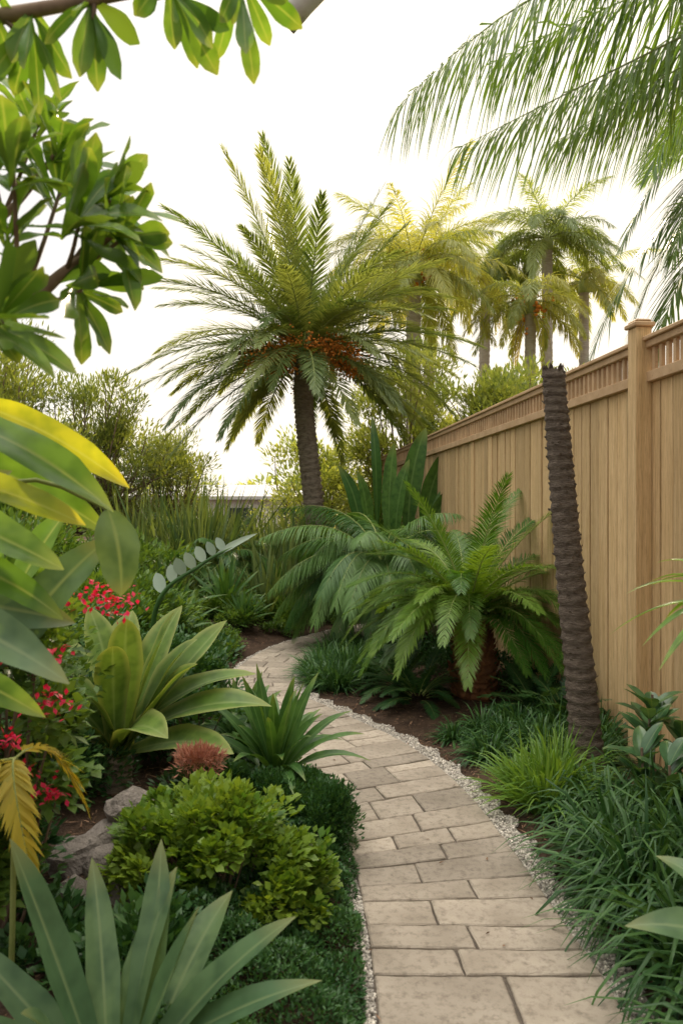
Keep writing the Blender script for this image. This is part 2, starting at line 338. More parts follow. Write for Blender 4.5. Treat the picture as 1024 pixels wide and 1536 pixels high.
for s,o in ((-7.6,.055),(-2.4,.055),(0.,.055),(5.,-.12),(10.,-.12)):
    box(mb,fp(s)+fn*o,fd,fn,.052,.05,0,2.75 if o>0 else 2.6,0,.006)
    if o>0: box(mb,fp(s)+fn*o,fd,fn,.068,.066,2.75,2.78,1,.006);box(mb,fp(s)+fn*o,fd,fn,.054,.052,2.78,2.80,1,.01)
mb.obj('wooden_fence',[M_wood,M_wood2],smooth=False)
# ---------------------------------------------------------------- trunks
def ringtrunk(mb,pts,r0,r1,rings,seg=20,mat=0,amp=.08,flare=.25,boots=0,bl=.35):
    n=rings*4;c=catmull(pts,n);t=np.linspace(0,1,n)
    r=(r0+(r1-r0)*t)*(1+amp*(np.array([1.,.55,.1,-.5])[np.arange(n)%4]))*(1+flare*np.exp(-t*14))*(1+rng.normal(0,.012,n))
    T=nrm(np.gradient(c,axis=0));U=nrm(np.cross(T,A(0,1,0)));Vv=np.cross(T,U);a=np.linspace(0,6.2832,seg,endpoint=False)
    rr=r[:,None]*(1+rng.normal(0,.025,(n,seg)))
    tilt=.25*r0*amp*4*np.sin(a[None]+t[:,None]*9)
    V=c[:,None]+rr[...,None]*(np.cos(a)[None,:,None]*U[:,None]+np.sin(a)[None,:,None]*Vv[:,None])+T[:,None]*tilt[...,None]
    i=np.arange(n-1)[:,None]*seg;j=np.arange(seg)[None];j2=(j+1)%seg
    mb.add(V.reshape(-1,3),np.stack([i+j,i+j2,i+seg+j2,i+seg+j],-1).reshape(-1,4),mat,np.tile([.5,.5,.5],(n*seg,1)))
    mb.add(V[-1],[list(range(seg))],mat)
    for _ in range(boots):
        k=rng.integers(2,n-1);j=rng.integers(0,seg);d=nrm(V[k,j]-c[k]);blades(mb,V[k,j][None],nrm(d*.6+A(0,0,.9)),r0*bl,r0*.14,0,2,shape='leaflet',mat=mat)
mb=MB();ringtrunk(mb,[(1.41,4.2,-.02),(1.36,4.2,.6),(1.29,4.2,1.3),(1.24,4.2,1.9),(1.20,4.2,2.41)],.088,.06,40,24,0,.09,.2,260,.18)
for _ in range(26):
    a=rng.random()*6.28;blades(mb,A(1.2+.045*math.cos(a),4.2+.045*math.sin(a),2.38)[None],A(.3*math.cos(a),.3*math.sin(a),1),.06,.014,0,2,shape='leaflet',mat=0)
mb.obj('palm_trunk',[M_barkD])
# main date palm
mb=MB();C=A(-.62,12.5,4.25)
ringtrunk(mb,[(-.38,12.5,0),(-.42,12.5,1.2),(-.55,12.5,2.5),(-.64,12.5,3.5),C],.175,.15,48,22,2,.1,.25,260,.25)
crown(mb,C,104,2.98,90,.42,.0145,78,-18,.95,az0=.4,hub=.1,pw=.85,a0=58,a1=20,lift=.25,droop=.3,rr=.02,K=2,lj=.2)
for _ in range(60):
    a=rng.random()*6.28;e=rng.uniform(-.6,.6);d=A(math.cos(a),math.sin(a),e);blades(mb,(C+d*.12-A(0,0,rng.uniform(0,.35)))[None],nrm(d+A(0,0,.5)),.25,.035,.2,3,shape='leaflet',mat=2,fold=.3)
for _ in range(64):
    a=rng.uniform(-3.14,0) if rng.random()<.75 else rng.random()*6.28;L=rng.uniform(.55,1.05);d=A(math.cos(a),math.sin(a),rng.uniform(-.3,.2));e=C+nrm(d)*L+A(0,0,-.1)
    tube(mb,catmull([C,C+nrm(d)*L*.5+A(0,0,.05),e],6),.012,4,3)
    n=26;P=e+rng.normal(0,.1,(n,3));pebbles(mb,P,rng.uniform(.012,.026,n),3)
mb.obj('date_palm_tree',[M_rachis,M_palm,M_bark,M_orange])
# background palms
def bgpalm(name,x,y,z,n,R,nl,ll,lw,tr,mat,el=(70,-35),lean=0.,arc=1.2,dead=0,orange=0,az=0,lj=.45):
    mb=MB();ringtrunk(mb,[(x-lean,y,0),(x-lean*.5,y,z*.5),(x,y,z)],tr*1.15,tr,50,12,2,.05,.2)
    tube(mb,[(x,y,z-.1),(x,y,z+.2),(x,y,z+.4)],[tr*1.15,tr*1.1,tr*.4],10,0)
    crown(mb,A(x,y,z+.25),n,R,nl,ll,lw,el[0],el[1],arc,az0=az,lift=.1,droop=1.1,lj=lj,K=2)
    for _ in range(dead):
        a=rng.random()*6.28;d=A(math.cos(a),math.sin(a),-.4);P0=A(x,y,z);frond(mb,P0,P0+d*.5,P0+A(d[0]*.5,d[1]*.5,-1.6),24,.3,.02,droop=2.,rm=2,lm=3)
    for _ in range(orange):
        P=A(x,y,z+.1)+rng.normal(0,.22,(40,3));pebbles(mb,P,rng.uniform(.03,.06,40),4)
    mb.obj(name,[M_rachis,mat,M_barkG,M_fernY,M_orange])
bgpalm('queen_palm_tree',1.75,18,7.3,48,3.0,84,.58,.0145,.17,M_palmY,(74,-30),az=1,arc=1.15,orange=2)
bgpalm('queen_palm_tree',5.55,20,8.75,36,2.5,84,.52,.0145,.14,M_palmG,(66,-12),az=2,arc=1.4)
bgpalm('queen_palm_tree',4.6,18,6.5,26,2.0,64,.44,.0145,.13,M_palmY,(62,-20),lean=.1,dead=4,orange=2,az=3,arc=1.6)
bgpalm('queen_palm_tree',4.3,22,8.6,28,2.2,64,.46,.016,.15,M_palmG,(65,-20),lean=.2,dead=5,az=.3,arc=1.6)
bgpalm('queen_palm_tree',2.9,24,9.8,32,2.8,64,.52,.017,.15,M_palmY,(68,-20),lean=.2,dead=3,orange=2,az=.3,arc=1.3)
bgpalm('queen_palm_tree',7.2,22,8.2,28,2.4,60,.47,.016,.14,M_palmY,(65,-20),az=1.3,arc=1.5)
# near palms beyond the fence
mb=MB();C=A(3.1,3.0,4.35)
ringtrunk(mb,[(3.2,3.0,0),(3.15,3.0,2.2),C],.15,.12,50,16,2,.06)
kw=dict(nl=130,ll=.62,lw=.007,a0=78,a1=42,lift=-.2,droop=2.1,rr=.012,K=4,lj=.2)
for P1,P2 in (((1.0,2.95,4.1),(.21,2.95,3.2)),((1.6,3,3.65),(.48,3.05,3.1)),((1.6,3.2,4.05),(.67,3.3,3.6)),((1.9,3.2,3.8),(.95,3.3,3.25)),((1.5,2.8,4.4),(.75,2.8,3.75)),((1.9,3.5,4.2),(1.2,3.6,3.6))):
    frond(mb,C,P1,P2,**kw)
for i in range(14):
    a=-2.0+i*.3;d=A(math.cos(a),math.sin(a),.5);frond(mb,C,C+nrm(d)*1.5,C+nrm(d)*A(2.8,2.8,1)*1.-A(0,0,.6),50,.5,.01,droop=1.3)
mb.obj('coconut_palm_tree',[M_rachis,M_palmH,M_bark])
mb=MB();C=A(4.1,6.2,4.9)
ringtrunk(mb,[(4.2,6.2,0),(4.15,6.2,2.5),C],.15,.12,50,16,2,.06)
kw=dict(nl=84,ll=.66,lw=.014,a0=65,a1=30,lift=.1,droop=.6,rr=.018,K=4)
for P1,P2 in (((2.6,6.2,4.5),(2.1,6.3,2.85)),((2.85,6.5,4.6),(2.5,6.6,2.9)),((2.8,5.8,5.3),(2.35,5.6,4.2)),((3.0,6.3,5.4),(2.4,6.3,3.9)),((2.9,6.0,4.3),(2.5,6.0,2.8)),((2.9,5.8,5.0),(2.6,5.8,3.6))):
    frond(mb,C,P1,P2,**kw)
for i in range(14):
    a=-2.2+i*.32;d=nrm(A(math.cos(a),math.sin(a),.6));frond(mb,C,C+d*1.3,C+d*2.4-A(0,0,.9),46,.5,.012,droop=.8)
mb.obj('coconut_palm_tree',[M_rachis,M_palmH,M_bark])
# ---------------------------------------------------------------- right bed
mb=MB();C=A(1.08,6.3,.66)
ringtrunk(mb,[(1.12,6.25,0),(1.12,6.25,.35),C],.18,.15,13,16,2,.12,.1,320)
crown(mb,C,64,1.36,120,.2,.0055,74,22,1.45,az0=.9,hub=.06,a0=62,a1=30,lift=.3,droop=.45,rr=.010,K=2)
for P1,P2 in (((.6,5.9,1.3),(.15,5.7,.35)),((.5,6.2,1.35),(0,6.2,.5)),((.7,5.7,1.2),(.4,5.4,.4)),((1.5,5.8,1.3),(1.75,5.5,.7))): frond(mb,C,P1,P2,110,.2,.0055,a0=62,a1=30,lift=.3,droop=.5,rr=.01,K=2)
mb.obj('sago_palm',[M_rachis,M_cycad,M_fibre])
mb=MB();C=A(.5,8.8,.9)
ringtrunk(mb,[(.6,8.8,0),(.55,8.8,.4),C],.12,.1,12,12,2,.1,.1,80)
crown(mb,C,60,1.75,110,.38,.0065,70,0,1.7,az0=.2,a0=60,a1=30,lift=-.1,droop=1.5,rr=.011,K=3)
mb.obj('pygmy_date_palm',[M_rachis,M_palmD,M_bark])
mb=MB();C=A(1.2,8.2,1.0)
ringtrunk(mb,[(1.25,8.2,0),(1.25,8.2,.5),C],.1,.08,14,12,2,.1,.1,80)
crown(mb,C,24,1.05,70,.26,.0065,65,0,1.3,az0=.7,lift=.1,droop=.9,rr=.009)
mb.obj('pygmy_date_palm',[M_rachis,M_palmD,M_bark])
# bird of paradise
mb=MB()
for (bx,by,tx,ty,tz,w) in ((.55,10.4,.42,10.3,2.95,.09),(.6,10.4,.72,10.1,2.55,.12),(.75,10.3,1.15,10.1,2.75,.15),(.85,10.3,1.55,10.1,2.55,.15),(.8,10.2,1.85,9.9,2.25,.13),(.9,10.2,1.6,9.9,2.0,.13),(.5,10.3,-.05,10.2,2.25,.1),(.6,10.2,.9,9.8,2.3,.12),(.5,10.2,.2,9.8,2.15,.11)):
    P0=A(bx,by,.05);P2=A(tx,ty,tz);m=P0+(P2-P0)*.42+A(0,0,.1)
    tube(mb,catmull([P0,(P0+m)/2,m],6),.018,6,0)
    bigleaf(mb,m,P2,w,((tx-bx)*-.3,0,.16),'oval',.22,1,18,up=(rng.normal(0,.5),-.9,.45),wave=.05)
mb.obj('bird_of_paradise_plant',[M_rachis,M_midL])
def clump(name,lst,mat,n=220,L=.45,W=.006,**kw):
    mb=MB()
    for (x,y,s) in lst: grass(mb,(x,y,G(x,y)-.01),int(n*s),L*s,W,r=.1*s,**kw)
    return mb.obj(name,[mat])
clump('lilyturf_border',[(1.2,2.0,1),(1.5,2.1,1.1),(1.22,2.45,1.1),(1.55,2.6,1.1),(1.2,2.9,1.05),(1.48,3.05,1.15),(1.22,3.3,.95),(1.75,3.2,1),(1.5,3.55,1),(1.3,3.75,.8),(1.8,3.7,.9),(1.25,1.55,1),(1.75,2.2,1.1)],M_grass,280,.54,.0088,el=(38,88),droop=1.5)
clump('lime_grass',[(1.08,3.95,1),(1.2,4.1,1),(1.0,4.15,.7)],M_grassL,230,.44,.007,el=(40,88),droop=.9)
clump('mondo_grass',[(.95,4.75,.8),(1.1,4.95,.9),(1.3,4.8,1),(1.0,5.2,.8),(1.25,5.25,.9),(1.5,5.1,1),(.78,5.15,.6),(1.5,5.6,1.),(1.5,4.5,1.),(1.7,4.9,1)],M_grass,330,.34,.0065,el=(25,85),droop=1.3)
clump('mondo_grass',[(-.18,6.75,.9),(-.02,6.6,.9),(-.2,7.1,1),(.05,7.0,1),(-.12,7.45,1),(.15,7.4,1),(.25,6.9,.8),(-.05,7.9,1),(.2,8.0,1)],M_grass,360,.38,.0065,el=(35,88),droop=1.)
mb=MB()
for (x,y,s) in ((.62,6.0,.9),(.5,6.4,.9),(1.45,5.5,1),(1.6,5.3,.9)):
    crown(mb,A(x,y,G(x,y)+.03),26,.42*s,30,.085,.008,75,15,1.,a0=70,a1=40,lift=.1,droop=.3,rr=.003,K=2)
mb.obj('fern_cluster',[M_rachis,M_dark])
mb=MB()
for (x,y,z) in ((1.62,3.9,.55),(1.75,3.8,.47),(1.5,3.7,.42),(1.7,4.05,.6),(1.55,3.5,.4)):
    tube(mb,[(x,y,0),(x+.01,y,z*.5),(x,y,z)],.007,5,1)
    for k in range(12):
        a=k*2.4;e=rng.uniform(.1,1.2);d=nrm(A(math.cos(a),math.sin(a),e));P=A(x,y,z-rng.uniform(0,.2));bigleaf(mb,P,P+d*rng.uniform(.15,.22),.04,(0,0,.03),'oval',.25,0,8)
mb.obj('rubber_plant',[leafmat('glossy_leaf',(.06,.15,.06),(.12,.23,.09),.25,.22,rib=(.16,.26,.1),spec=.6),M_twig])
mb=MB()
for P0,P2,w in (((1.05,1.75,.5),(.67,1.75,.62),.055),((1.05,1.75,.5),(.78,1.5,.35),.05),((1.05,1.75,.5),(1.0,1.4,.65),.05),((1.05,1.75,.5),(1.25,1.6,.7),.05),((1.05,1.75,.5),(.85,2.0,.67),.05)):
    bigleaf(mb,P0,P2,w,(0,0,.09),'lance',.3,0,12,up=(0,-.6,1))
tube(mb,[(1.1,1.8,0),(1.07,1.77,.25),(1.05,1.75,.51)],.012,6,1)
mb.obj('elephant_ear_plant',[M_blue,M_rachis])
mb=MB();H=A(1.25,2.3,1.3);tube(mb,[(1.4,2.3,0),(1.33,2.3,.6),H],[.03,.025,.02],8,1)
for k in range(24):
    a=k*2.4;e=rng.uniform(-.2,1.0);d=nrm(A(math.cos(a),math.sin(a),e));bigleaf(mb,H+d*.02,H+d*rng.uniform(.33,.42)-A(0,0,.16),.021,(0,0,.11),'lance',.3,0,10)
mb.obj('dracaena_plant',[M_bright,M_twig])
# ---------------------------------------------------------------- left bed
mb=MB();C=A(-1.08,3.6,.42)
ringtrunk(mb,[(-1.1,3.62,.05),(-1.09,3.6,.25),C],.07,.06,10,12,1,.15,.1,80)
tips=[(-1.28,3.75,1.12),(-.80,3.55,1.12),(-.58,3.75,1.05),(-1.02,3.3,1.0),(-.42,3.65,.80),(-.33,3.5,.68),(-.48,3.3,.52),(-1.3,3.4,.85),(-1.5,3.6,.75),(-.75,3.2,.62),(-1.1,3.9,1.08),(-1.45,3.85,.95),(-.85,3.95,1.1),(-1.35,3.3,.6),(-1.6,3.5,.55),(-.66,3.4,.9),(-1.0,3.45,1.1),(-.7,3.6,.98)]
for t in tips: bigleaf(mb,C+rng.normal(0,.02,3),t,rng.uniform(.08,.105),A(rng.normal(0,.03),rng.normal(0,.03),rng.uniform(.1,.2)),'agave',.3,0,14,up=nrm(A(rng.normal(0,.15),-.45,1)-.6*nrm(A(t[0],t[1],0)-A(C[0],C[1],0))),wave=.1)
mb.obj('bromeliad_plant',[M_lime,M_bark])
mb=MB()
for C,n,L in ((A(-.34,3.8,.22),42,.6),(A(-.55,4.1,.26),26,.5)):
    for k in range(n):
        a=k*2.4+rng.normal(0,.1);e=math.radians(80-64*k/n);d=A(math.cos(e)*math.cos(a),math.cos(e)*math.sin(a),math.sin(e));l=L*rng.uniform(.75,1.1)
        bigleaf(mb,C+d*.03,C+d*l-A(0,0,.16*math.cos(e)),rng.uniform(.03,.04),(0,0,.15*math.cos(e)+.02),'lance',.3,0,10,up=nrm(A(0,-.3,1)-.5*d),wave=.12)
mb.obj('crinum_lily',[M_midL])
mb=MB();C=A(-.54,1.75,.2)
tips=[(-.76,1.75,.80),(-.50,1.95,.74),(-.33,1.75,.68),(-.14,1.85,.58),(-.06,1.75,.5),(-.82,1.5,.54),(-.66,1.95,.70),(-.44,1.9,.68),(-.92,1.8,.56),(-.22,1.55,.4),(-.48,1.5,.53),(-.66,1.5,.6),(-.97,1.9,.45),(-.3,2.1,.5)]
for t in tips: bigleaf(mb,C+rng.normal(0,.02,3),np.array(t)+rng.normal(0,.015,3),rng.uniform(.036,.056),A(rng.normal(0,.03),rng.normal(0,.03),rng.uniform(.03,.1)),'agave',.35,0,14,up=nrm(A(rng.normal(0,.2),-.35,1)-.6*nrm(A(t[0],t[1],0)-A(C[0],C[1],0))),wave=.12)
mb.obj('agave_plant',[M_blue])
mb=MB()
bush(mb,(-.5,2.75,.32),(.34,.3,.24),5200,.04,.016,56,.26,0,2,.2,'oval',twig=1,base=(-.5,2.75,.02),twr=.003)
bush(mb,(-.22,2.75,.2),(.16,.28,.16),2000,.036,.015,24,.36,0,2,.2,'oval')
mb.obj('pittosporum_shrub',[M_limeb,M_twig])
# mounded ground cover spilling to the path edge
mb=MB()
mc=np.array([(x0+rng.normal(0,.025),y+rng.normal(0,.04),rng.uniform(.11,.16),h*rng.uniform(.75,1.25)) for y in np.arange(1.2,3.9,.13) for x0,h in ((-.04,.13),(-.16,.2),(-.3,.25),(-.44,.22))])
mc[:,0]-=.06*np.clip(mc[:,1]-2.6,0,None)**1.3*.5
n=60000;x=rng.uniform(-.62,.07,n);y=rng.uniform(1.15,4.0,n)
d2=((x[:,None]-mc[None,:,0])**2+(y[:,None]-mc[None,:,1])**2)/mc[None,:,2]**2
hh=(mc[None,:,3]*np.sqrt(np.clip(1-d2,0,1)));j=hh.argmax(1);h=hh.max(1);k=h>.01;x,y,h,j=x[k],y[k],h[k],j[k]
N_=nrm(np.c_[x-mc[j,0],y-mc[j,1],h*.8+.03])
P=np.c_[x,y,gh(x,y)+h-rng.random(len(x))**2*.05]
tone=rng.random(len(mc));D=nrm(N_+rng.normal(0,.6,(len(x),3)))
blades(mb,P,D,rng.uniform(.012,.026,len(x)),rng.uniform(.003,.0065,len(x)),.2,2,0,'oval',0,rnd=np.clip(tone[j]*.5+rng.random(len(x))*.5,0,1))
for (x,y,h) in ((-.1,3.35,.34),(-.14,3.55,.3),(-.27,3.45,.36)): bush(mb,(x,y,h*.4),(.18,.16,h*.75),4200,.024,.006,24,.38,0,2,0,'oval',low=-.1,upb=.7)
for yy in np.arange(4.1,6.6,.22):
    i=int(np.argmin(abs(LE[:,1]-yy)));p=LE[i]-nr[i]*.2;bush(mb,(p[0],p[1],.06),(.16,.16,.13),1500,.024,.007,16,.42,1,2,0,'oval',low=-.1,upb=.7)
mb.obj('ground_cover_plant',[M_dark,M_mid])
mb=MB()
for c,r,n in (((-1.3,2.6,.45),(.3,.4,.35),3000),((-.8,4.1,.4),(.3,.3,.25),2400),((-1.0,4.6,.45),(.4,.4,.3),3000),((-1.6,3.6,.45),(.45,.5,.4),3500),((-1.35,5.4,.4),(.4,.5,.3),3000),((-1.9,4.8,.55),(.6,.6,.45),4000),((-.62,2.2,.2),(.25,.3,.2),2400),((-.95,2.3,.2),(.2,.25,.15),1500),((-.62,3.5,.25),(.18,.2,.16),1500)):
    bush(mb,c,r,n,.045,.014,26,.36,0,2,.2,'oval',twig=1,twr=.004)
k=0
while k<80:
    x=rng.uniform(-2.4,-.3);y=rng.uniform(3.2,8.5);d=cdist(A(x),A(y))[0]
    if d<.62 or (abs(x+.9)<.3 and 2.7<y<3.4): continue
    k+=1;h=min(.3,.1+.15*(d-.5));bush(mb,(x,y,G(x,y)+h*.4),(.2,.2,h),560,.04,.010,12,.45,0,2,0,'oval',low=-.1)
for (x,y,r_) in ((.95,7.0,.25),(1.4,6.9,.3),(1.55,6.2,.28),(1.6,5.8,.25),(.9,7.6,.3),(.55,7.6,.25)): bush(mb,(x,y,.12),(r_,r_,.2),1200,.035,.010,16,.42,0,2,0,'oval',low=-.1)
mb.obj('dark_shrub',[M_dark,M_twig])
# red flowering shrub
mb=MB()
bush(mb,(-1.1,2.35,1.0),(.3,.3,.45),5600,.05,.018,44,.34,0,2,.25,'oval',twig=1,base=(-1.15,2.35,0),twr=.005,low=-.9)
bush(mb,(-1.2,2.2,.5),(.25,.25,.35),2600,.05,.018,24,.36,0,2,.25,'oval')
bush(mb,(-1.55,3.3,.95),(.35,.35,.4),3600,.05,.018,30,.36,0,2,.25,'oval',twig=1,base=(-1.55,3.3,0))
for c,n,s in (((-.71,2.3,1.32),90,.04),((-.80,2.25,1.34),40,.035),((-.85,2.08,1.08),28,.03),((-.8,2.1,1.05),24,.025),((-.93,1.98,.96),26,.03),((-.88,1.96,1.0),16,.02),((-.80,2.05,.82),40,.025),((-.9,2.1,1.3),26,.035),((-1.0,2.0,1.2),22,.03),((-.84,1.98,.9),14,.02),((-.8,2.05,1.2),20,.03)):
    P=np.asarray(c)+rng.normal(0,s,(n,3))*A(1,1,.7);D=nrm(rng.normal(0,1,(n,3))+A(0,0,.4));blades(mb,P,D,.022,.007,.3,2,.2,'oval',2)
mb.obj('bougainvillea_shrub',[M_mid,M_twig,M_red])
mb=MB();bush(mb,(-.60,3.1,.52),(.1,.1,.09),1500,.035,.003,14,.5,0,2,0,'lance');tube(mb,[(-.62,3.2,.1),(-.60,3.1,.5)],.006,5,1,cap=False);mb.obj('loropetalum_shrub',[M_rust,M_twig])
mb=MB()
for P0,P1,P2 in (((-.86,1.95,.95),(-.84,1.85,.98),(-.76,1.85,.62)),((-.86,1.95,.95),(-.95,1.8,1.0),(-.9,1.75,.66)),((-.86,1.95,.95),(-.8,2.05,1.02),(-.72,2.1,.75))):
    frond(mb,P0,P1,P2,40,.09,.006,a0=60,a1=25,droop=.8,rr=.004)
tube(mb,[(-.9,2.0,.1),(-.88,1.98,.5),(-.86,1.95,.95)],.008,5,0)
mb.obj('yellow_fern',[M_rachis,M_fernY])
M_rock=solid('rock',(.17,.145,.12),(.36,.31,.27),.9,7,bump=.8,bs=25,c3=(.1,.085,.07),dist=.03)
for (x,y,z,r) in ((-.86,3.0,.40,.09),(-.9,2.95,.26,.13),(-.74,2.98,.30,.09),(-1.0,2.8,.3,.1),(-.86,2.72,.3,.08),(-.62,3.05,.28,.07),(-.95,2.6,.26,.08),(-.78,2.6,.24,.06)):
    bpy.ops.mesh.primitive_ico_sphere_add(subdivisions=3,radius=1,location=(x,y,z));o=bpy.context.object;o.name='garden_rock'
    co=np.array([v.co[:] for v in o.data.vertices]);d=nrm(rng.normal(0,1,(11,3)))
    m=np.min(np.where(co@d.T>.01,rng.uniform(.55,.95,11)[None]/np.maximum(co@d.T,.01),9),axis=1);co=co*np.minimum(m,1.05)[:,None]*r*A(1.1,1,.85)*(1+.03*np.sin(co*9).sum(1))[:,None]
    for v,c in zip(o.data.vertices,co): v.co=c
    o.data.materials.append(M_rock)
mb=MB();P=catmull([(-1.15,4.6,.2),(-1.13,4.5,1.0),(-.85,4.5,1.28),(-.56,4.5,1.43)],30);tube(mb,P,np.linspace(.02,.006,30),6,1)
for k in range(7):
    b=P[12+2*k]; bigleaf(mb,b,b+A(-.05+rng.normal(0,.012),rng.normal(0,.03),.12-.006*k),(.042-.002*k)*rng.uniform(.85,1.1),(0,.0,0),'oval',.1,0,8,up=(rng.normal(0,.3),-1,.1),wave=0)
bigleaf(mb,P[22],P[29]+A(.05,0,.04),.022,(0,0,.02),'lance',.2,0,8,up=(0,-1,.4),wave=0)
mb.obj('prickly_pear_cactus',[leafmat('cactus_pad',(.25,.33,.26),(.33,.41,.32),.08,.45),M_midL])
# large-leaved plant left
mb=MB();H=A(-1.15,1.75,1.35);tube(mb,[(-1.2,1.8,0),(-1.2,1.78,.7),H,(-1.05,1.72,1.6)],[.03,.026,.022,.012],8,2)
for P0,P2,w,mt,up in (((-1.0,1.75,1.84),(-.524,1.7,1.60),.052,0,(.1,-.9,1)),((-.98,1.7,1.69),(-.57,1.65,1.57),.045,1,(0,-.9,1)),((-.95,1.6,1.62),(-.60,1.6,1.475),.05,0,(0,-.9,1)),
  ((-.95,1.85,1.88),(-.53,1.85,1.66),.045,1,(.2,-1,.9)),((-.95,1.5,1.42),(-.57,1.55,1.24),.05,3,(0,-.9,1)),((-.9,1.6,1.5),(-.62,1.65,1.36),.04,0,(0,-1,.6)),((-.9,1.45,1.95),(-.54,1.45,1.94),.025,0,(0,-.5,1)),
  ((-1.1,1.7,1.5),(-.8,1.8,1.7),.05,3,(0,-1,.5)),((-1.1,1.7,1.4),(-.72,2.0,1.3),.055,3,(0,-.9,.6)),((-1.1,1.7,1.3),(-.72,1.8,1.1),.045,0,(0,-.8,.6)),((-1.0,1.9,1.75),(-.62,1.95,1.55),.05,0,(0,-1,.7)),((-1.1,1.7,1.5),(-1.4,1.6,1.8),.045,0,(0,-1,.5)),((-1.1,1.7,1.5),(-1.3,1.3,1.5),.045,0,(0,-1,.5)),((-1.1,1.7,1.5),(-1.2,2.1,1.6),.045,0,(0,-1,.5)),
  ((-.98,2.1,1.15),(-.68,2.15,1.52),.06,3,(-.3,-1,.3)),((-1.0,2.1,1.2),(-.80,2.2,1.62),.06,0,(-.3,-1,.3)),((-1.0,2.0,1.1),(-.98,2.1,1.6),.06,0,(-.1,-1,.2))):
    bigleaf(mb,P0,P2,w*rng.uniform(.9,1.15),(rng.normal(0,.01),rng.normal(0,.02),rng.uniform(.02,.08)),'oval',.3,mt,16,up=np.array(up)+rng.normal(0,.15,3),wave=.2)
    P0=np.asarray(P0);tube(mb,catmull([A(-1.1,1.73,1.5),(A(-1.1,1.73,1.5)+P0)/2+A(0,0,-.03),P0+A(.003,0,0)],5),.006,5,2)
bigleaf(mb,(-.60,1.9,1.61),(-.565,1.9,1.385),.056,(.03,-.03,.02),'oval',.15,3,12,up=(.1,-1,.2),wave=.15)
tube(mb,catmull([(-1.08,1.74,1.55),(-.8,1.85,1.68),(-.60,1.9,1.61)],8),.006,5,2)
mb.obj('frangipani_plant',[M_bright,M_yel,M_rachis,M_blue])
# magnolia tree with overhanging branches
mb=MB();hub=A(-1.6,1.4,1.85)
tube(mb,catmull([(-1.75,1.4,0),(-1.7,1.42,.9),hub],10),np.linspace(.09,.06,10),12,0)
tube(mb,catmull([hub,(-.95,1.58,1.96),(-.695,1.6,2.05),(-.594,1.6,2.124),(-.49,1.6,2.2)],18),np.linspace(.03,.005,18),8,0)
tube(mb,catmull([hub,(-1.2,1.5,2.4),(-.9,1.5,2.56),(-.69,1.5,2.605),(-.436,1.5,2.65),(-.15,1.5,2.7)],18),np.linspace(.03,.005,18),8,0)
tube(mb,catmull([hub,(-1.0,1.7,2.15),(-.8,1.75,2.3),(-.66,1.7,2.42)],12),np.linspace(.02,.005,12),7,0)
def whorl(P,D,n=14,L=.165,W=.027,spread=(25,85)):
    D=nrm(D);U=nrm(np.cross(D,A(.3,1,.2)));V_=np.cross(D,U)
    for k in range(n):
        a=k*2.4+rng.random()*.5;e=math.radians(rng.uniform(*spread));d=D*math.cos(e)+math.sin(e)*(U*math.cos(a)+V_*math.sin(a));l=L*rng.uniform(.7,1.15)
        p=P-D*rng.uniform(0,.06);bigleaf(mb,p,p+d*l,W*rng.uniform(.75,1.15),A(0,0,rng.uniform(0,.03)),'obov',.28,1 if rng.random()<.85 else 2,9,up=nrm(D+A(0,-.5,.3)),wave=.18)
for P,D,src in (((-.632,1.7,2.448),(.5,0,.8),(-.8,1.75,2.3)),((-.734,1.8,2.554),(.2,0,1),(-.8,1.75,2.3)),((-.50,1.6,2.275),(.9,.1,.35),(-.594,1.6,2.124)),((-.53,1.5,2.193),(.6,-.2,.5),(-.594,1.6,2.124)),((-.647,1.7,2.333),(.3,0,.8),(-.694,1.6,2.05)),((-.475,1.6,2.19),(1,0,-.1),(-.594,1.6,2.124)),((-.56,1.6,2.08),(.8,0,-.2),(-.695,1.6,2.05)),((-.621,1.4,2.266),(.1,0,1),(-.695,1.6,2.05)),((-.68,1.5,2.18),(.1,-.2,1),(-.695,1.6,2.05)),((-.64,1.4,1.96),(1,0,-.1),(-.9,1.58,1.97)),
   ((-.625,1.5,2.57),(0,0,-1),(-.69,1.5,2.605)),((-.503,1.5,2.6),(.2,0,-1),(-.5,1.5,2.64)),((-.341,1.5,2.65),(.3,0,-.95),(-.436,1.5,2.65)),((-.20,1.5,2.64),(.1,0,-1),(-.2,1.5,2.69)),((-.7,1.45,2.62),(-.2,0,-1),(-.75,1.5,2.6)),((-.8,1.7,2.4),(0,0,1),(-.8,1.75,2.3)),((-1.0,1.5,2.2),(0,-.5,1),hub)):
    P=np.asarray(P,float);src=np.asarray(src,float);tube(mb,catmull([src,(src+P)/2+A(0,0,-.01),P],6),np.linspace(.006,.004,6),6,0)
    whorl(P,np.asarray(D,float),spread=(10,60),n=8,W=.022,L=.16) if D[2]<=-.9 else whorl(P,np.asarray(D,float))
mb.obj('magnolia_tree',[M_twig,M_bright,M_mid])
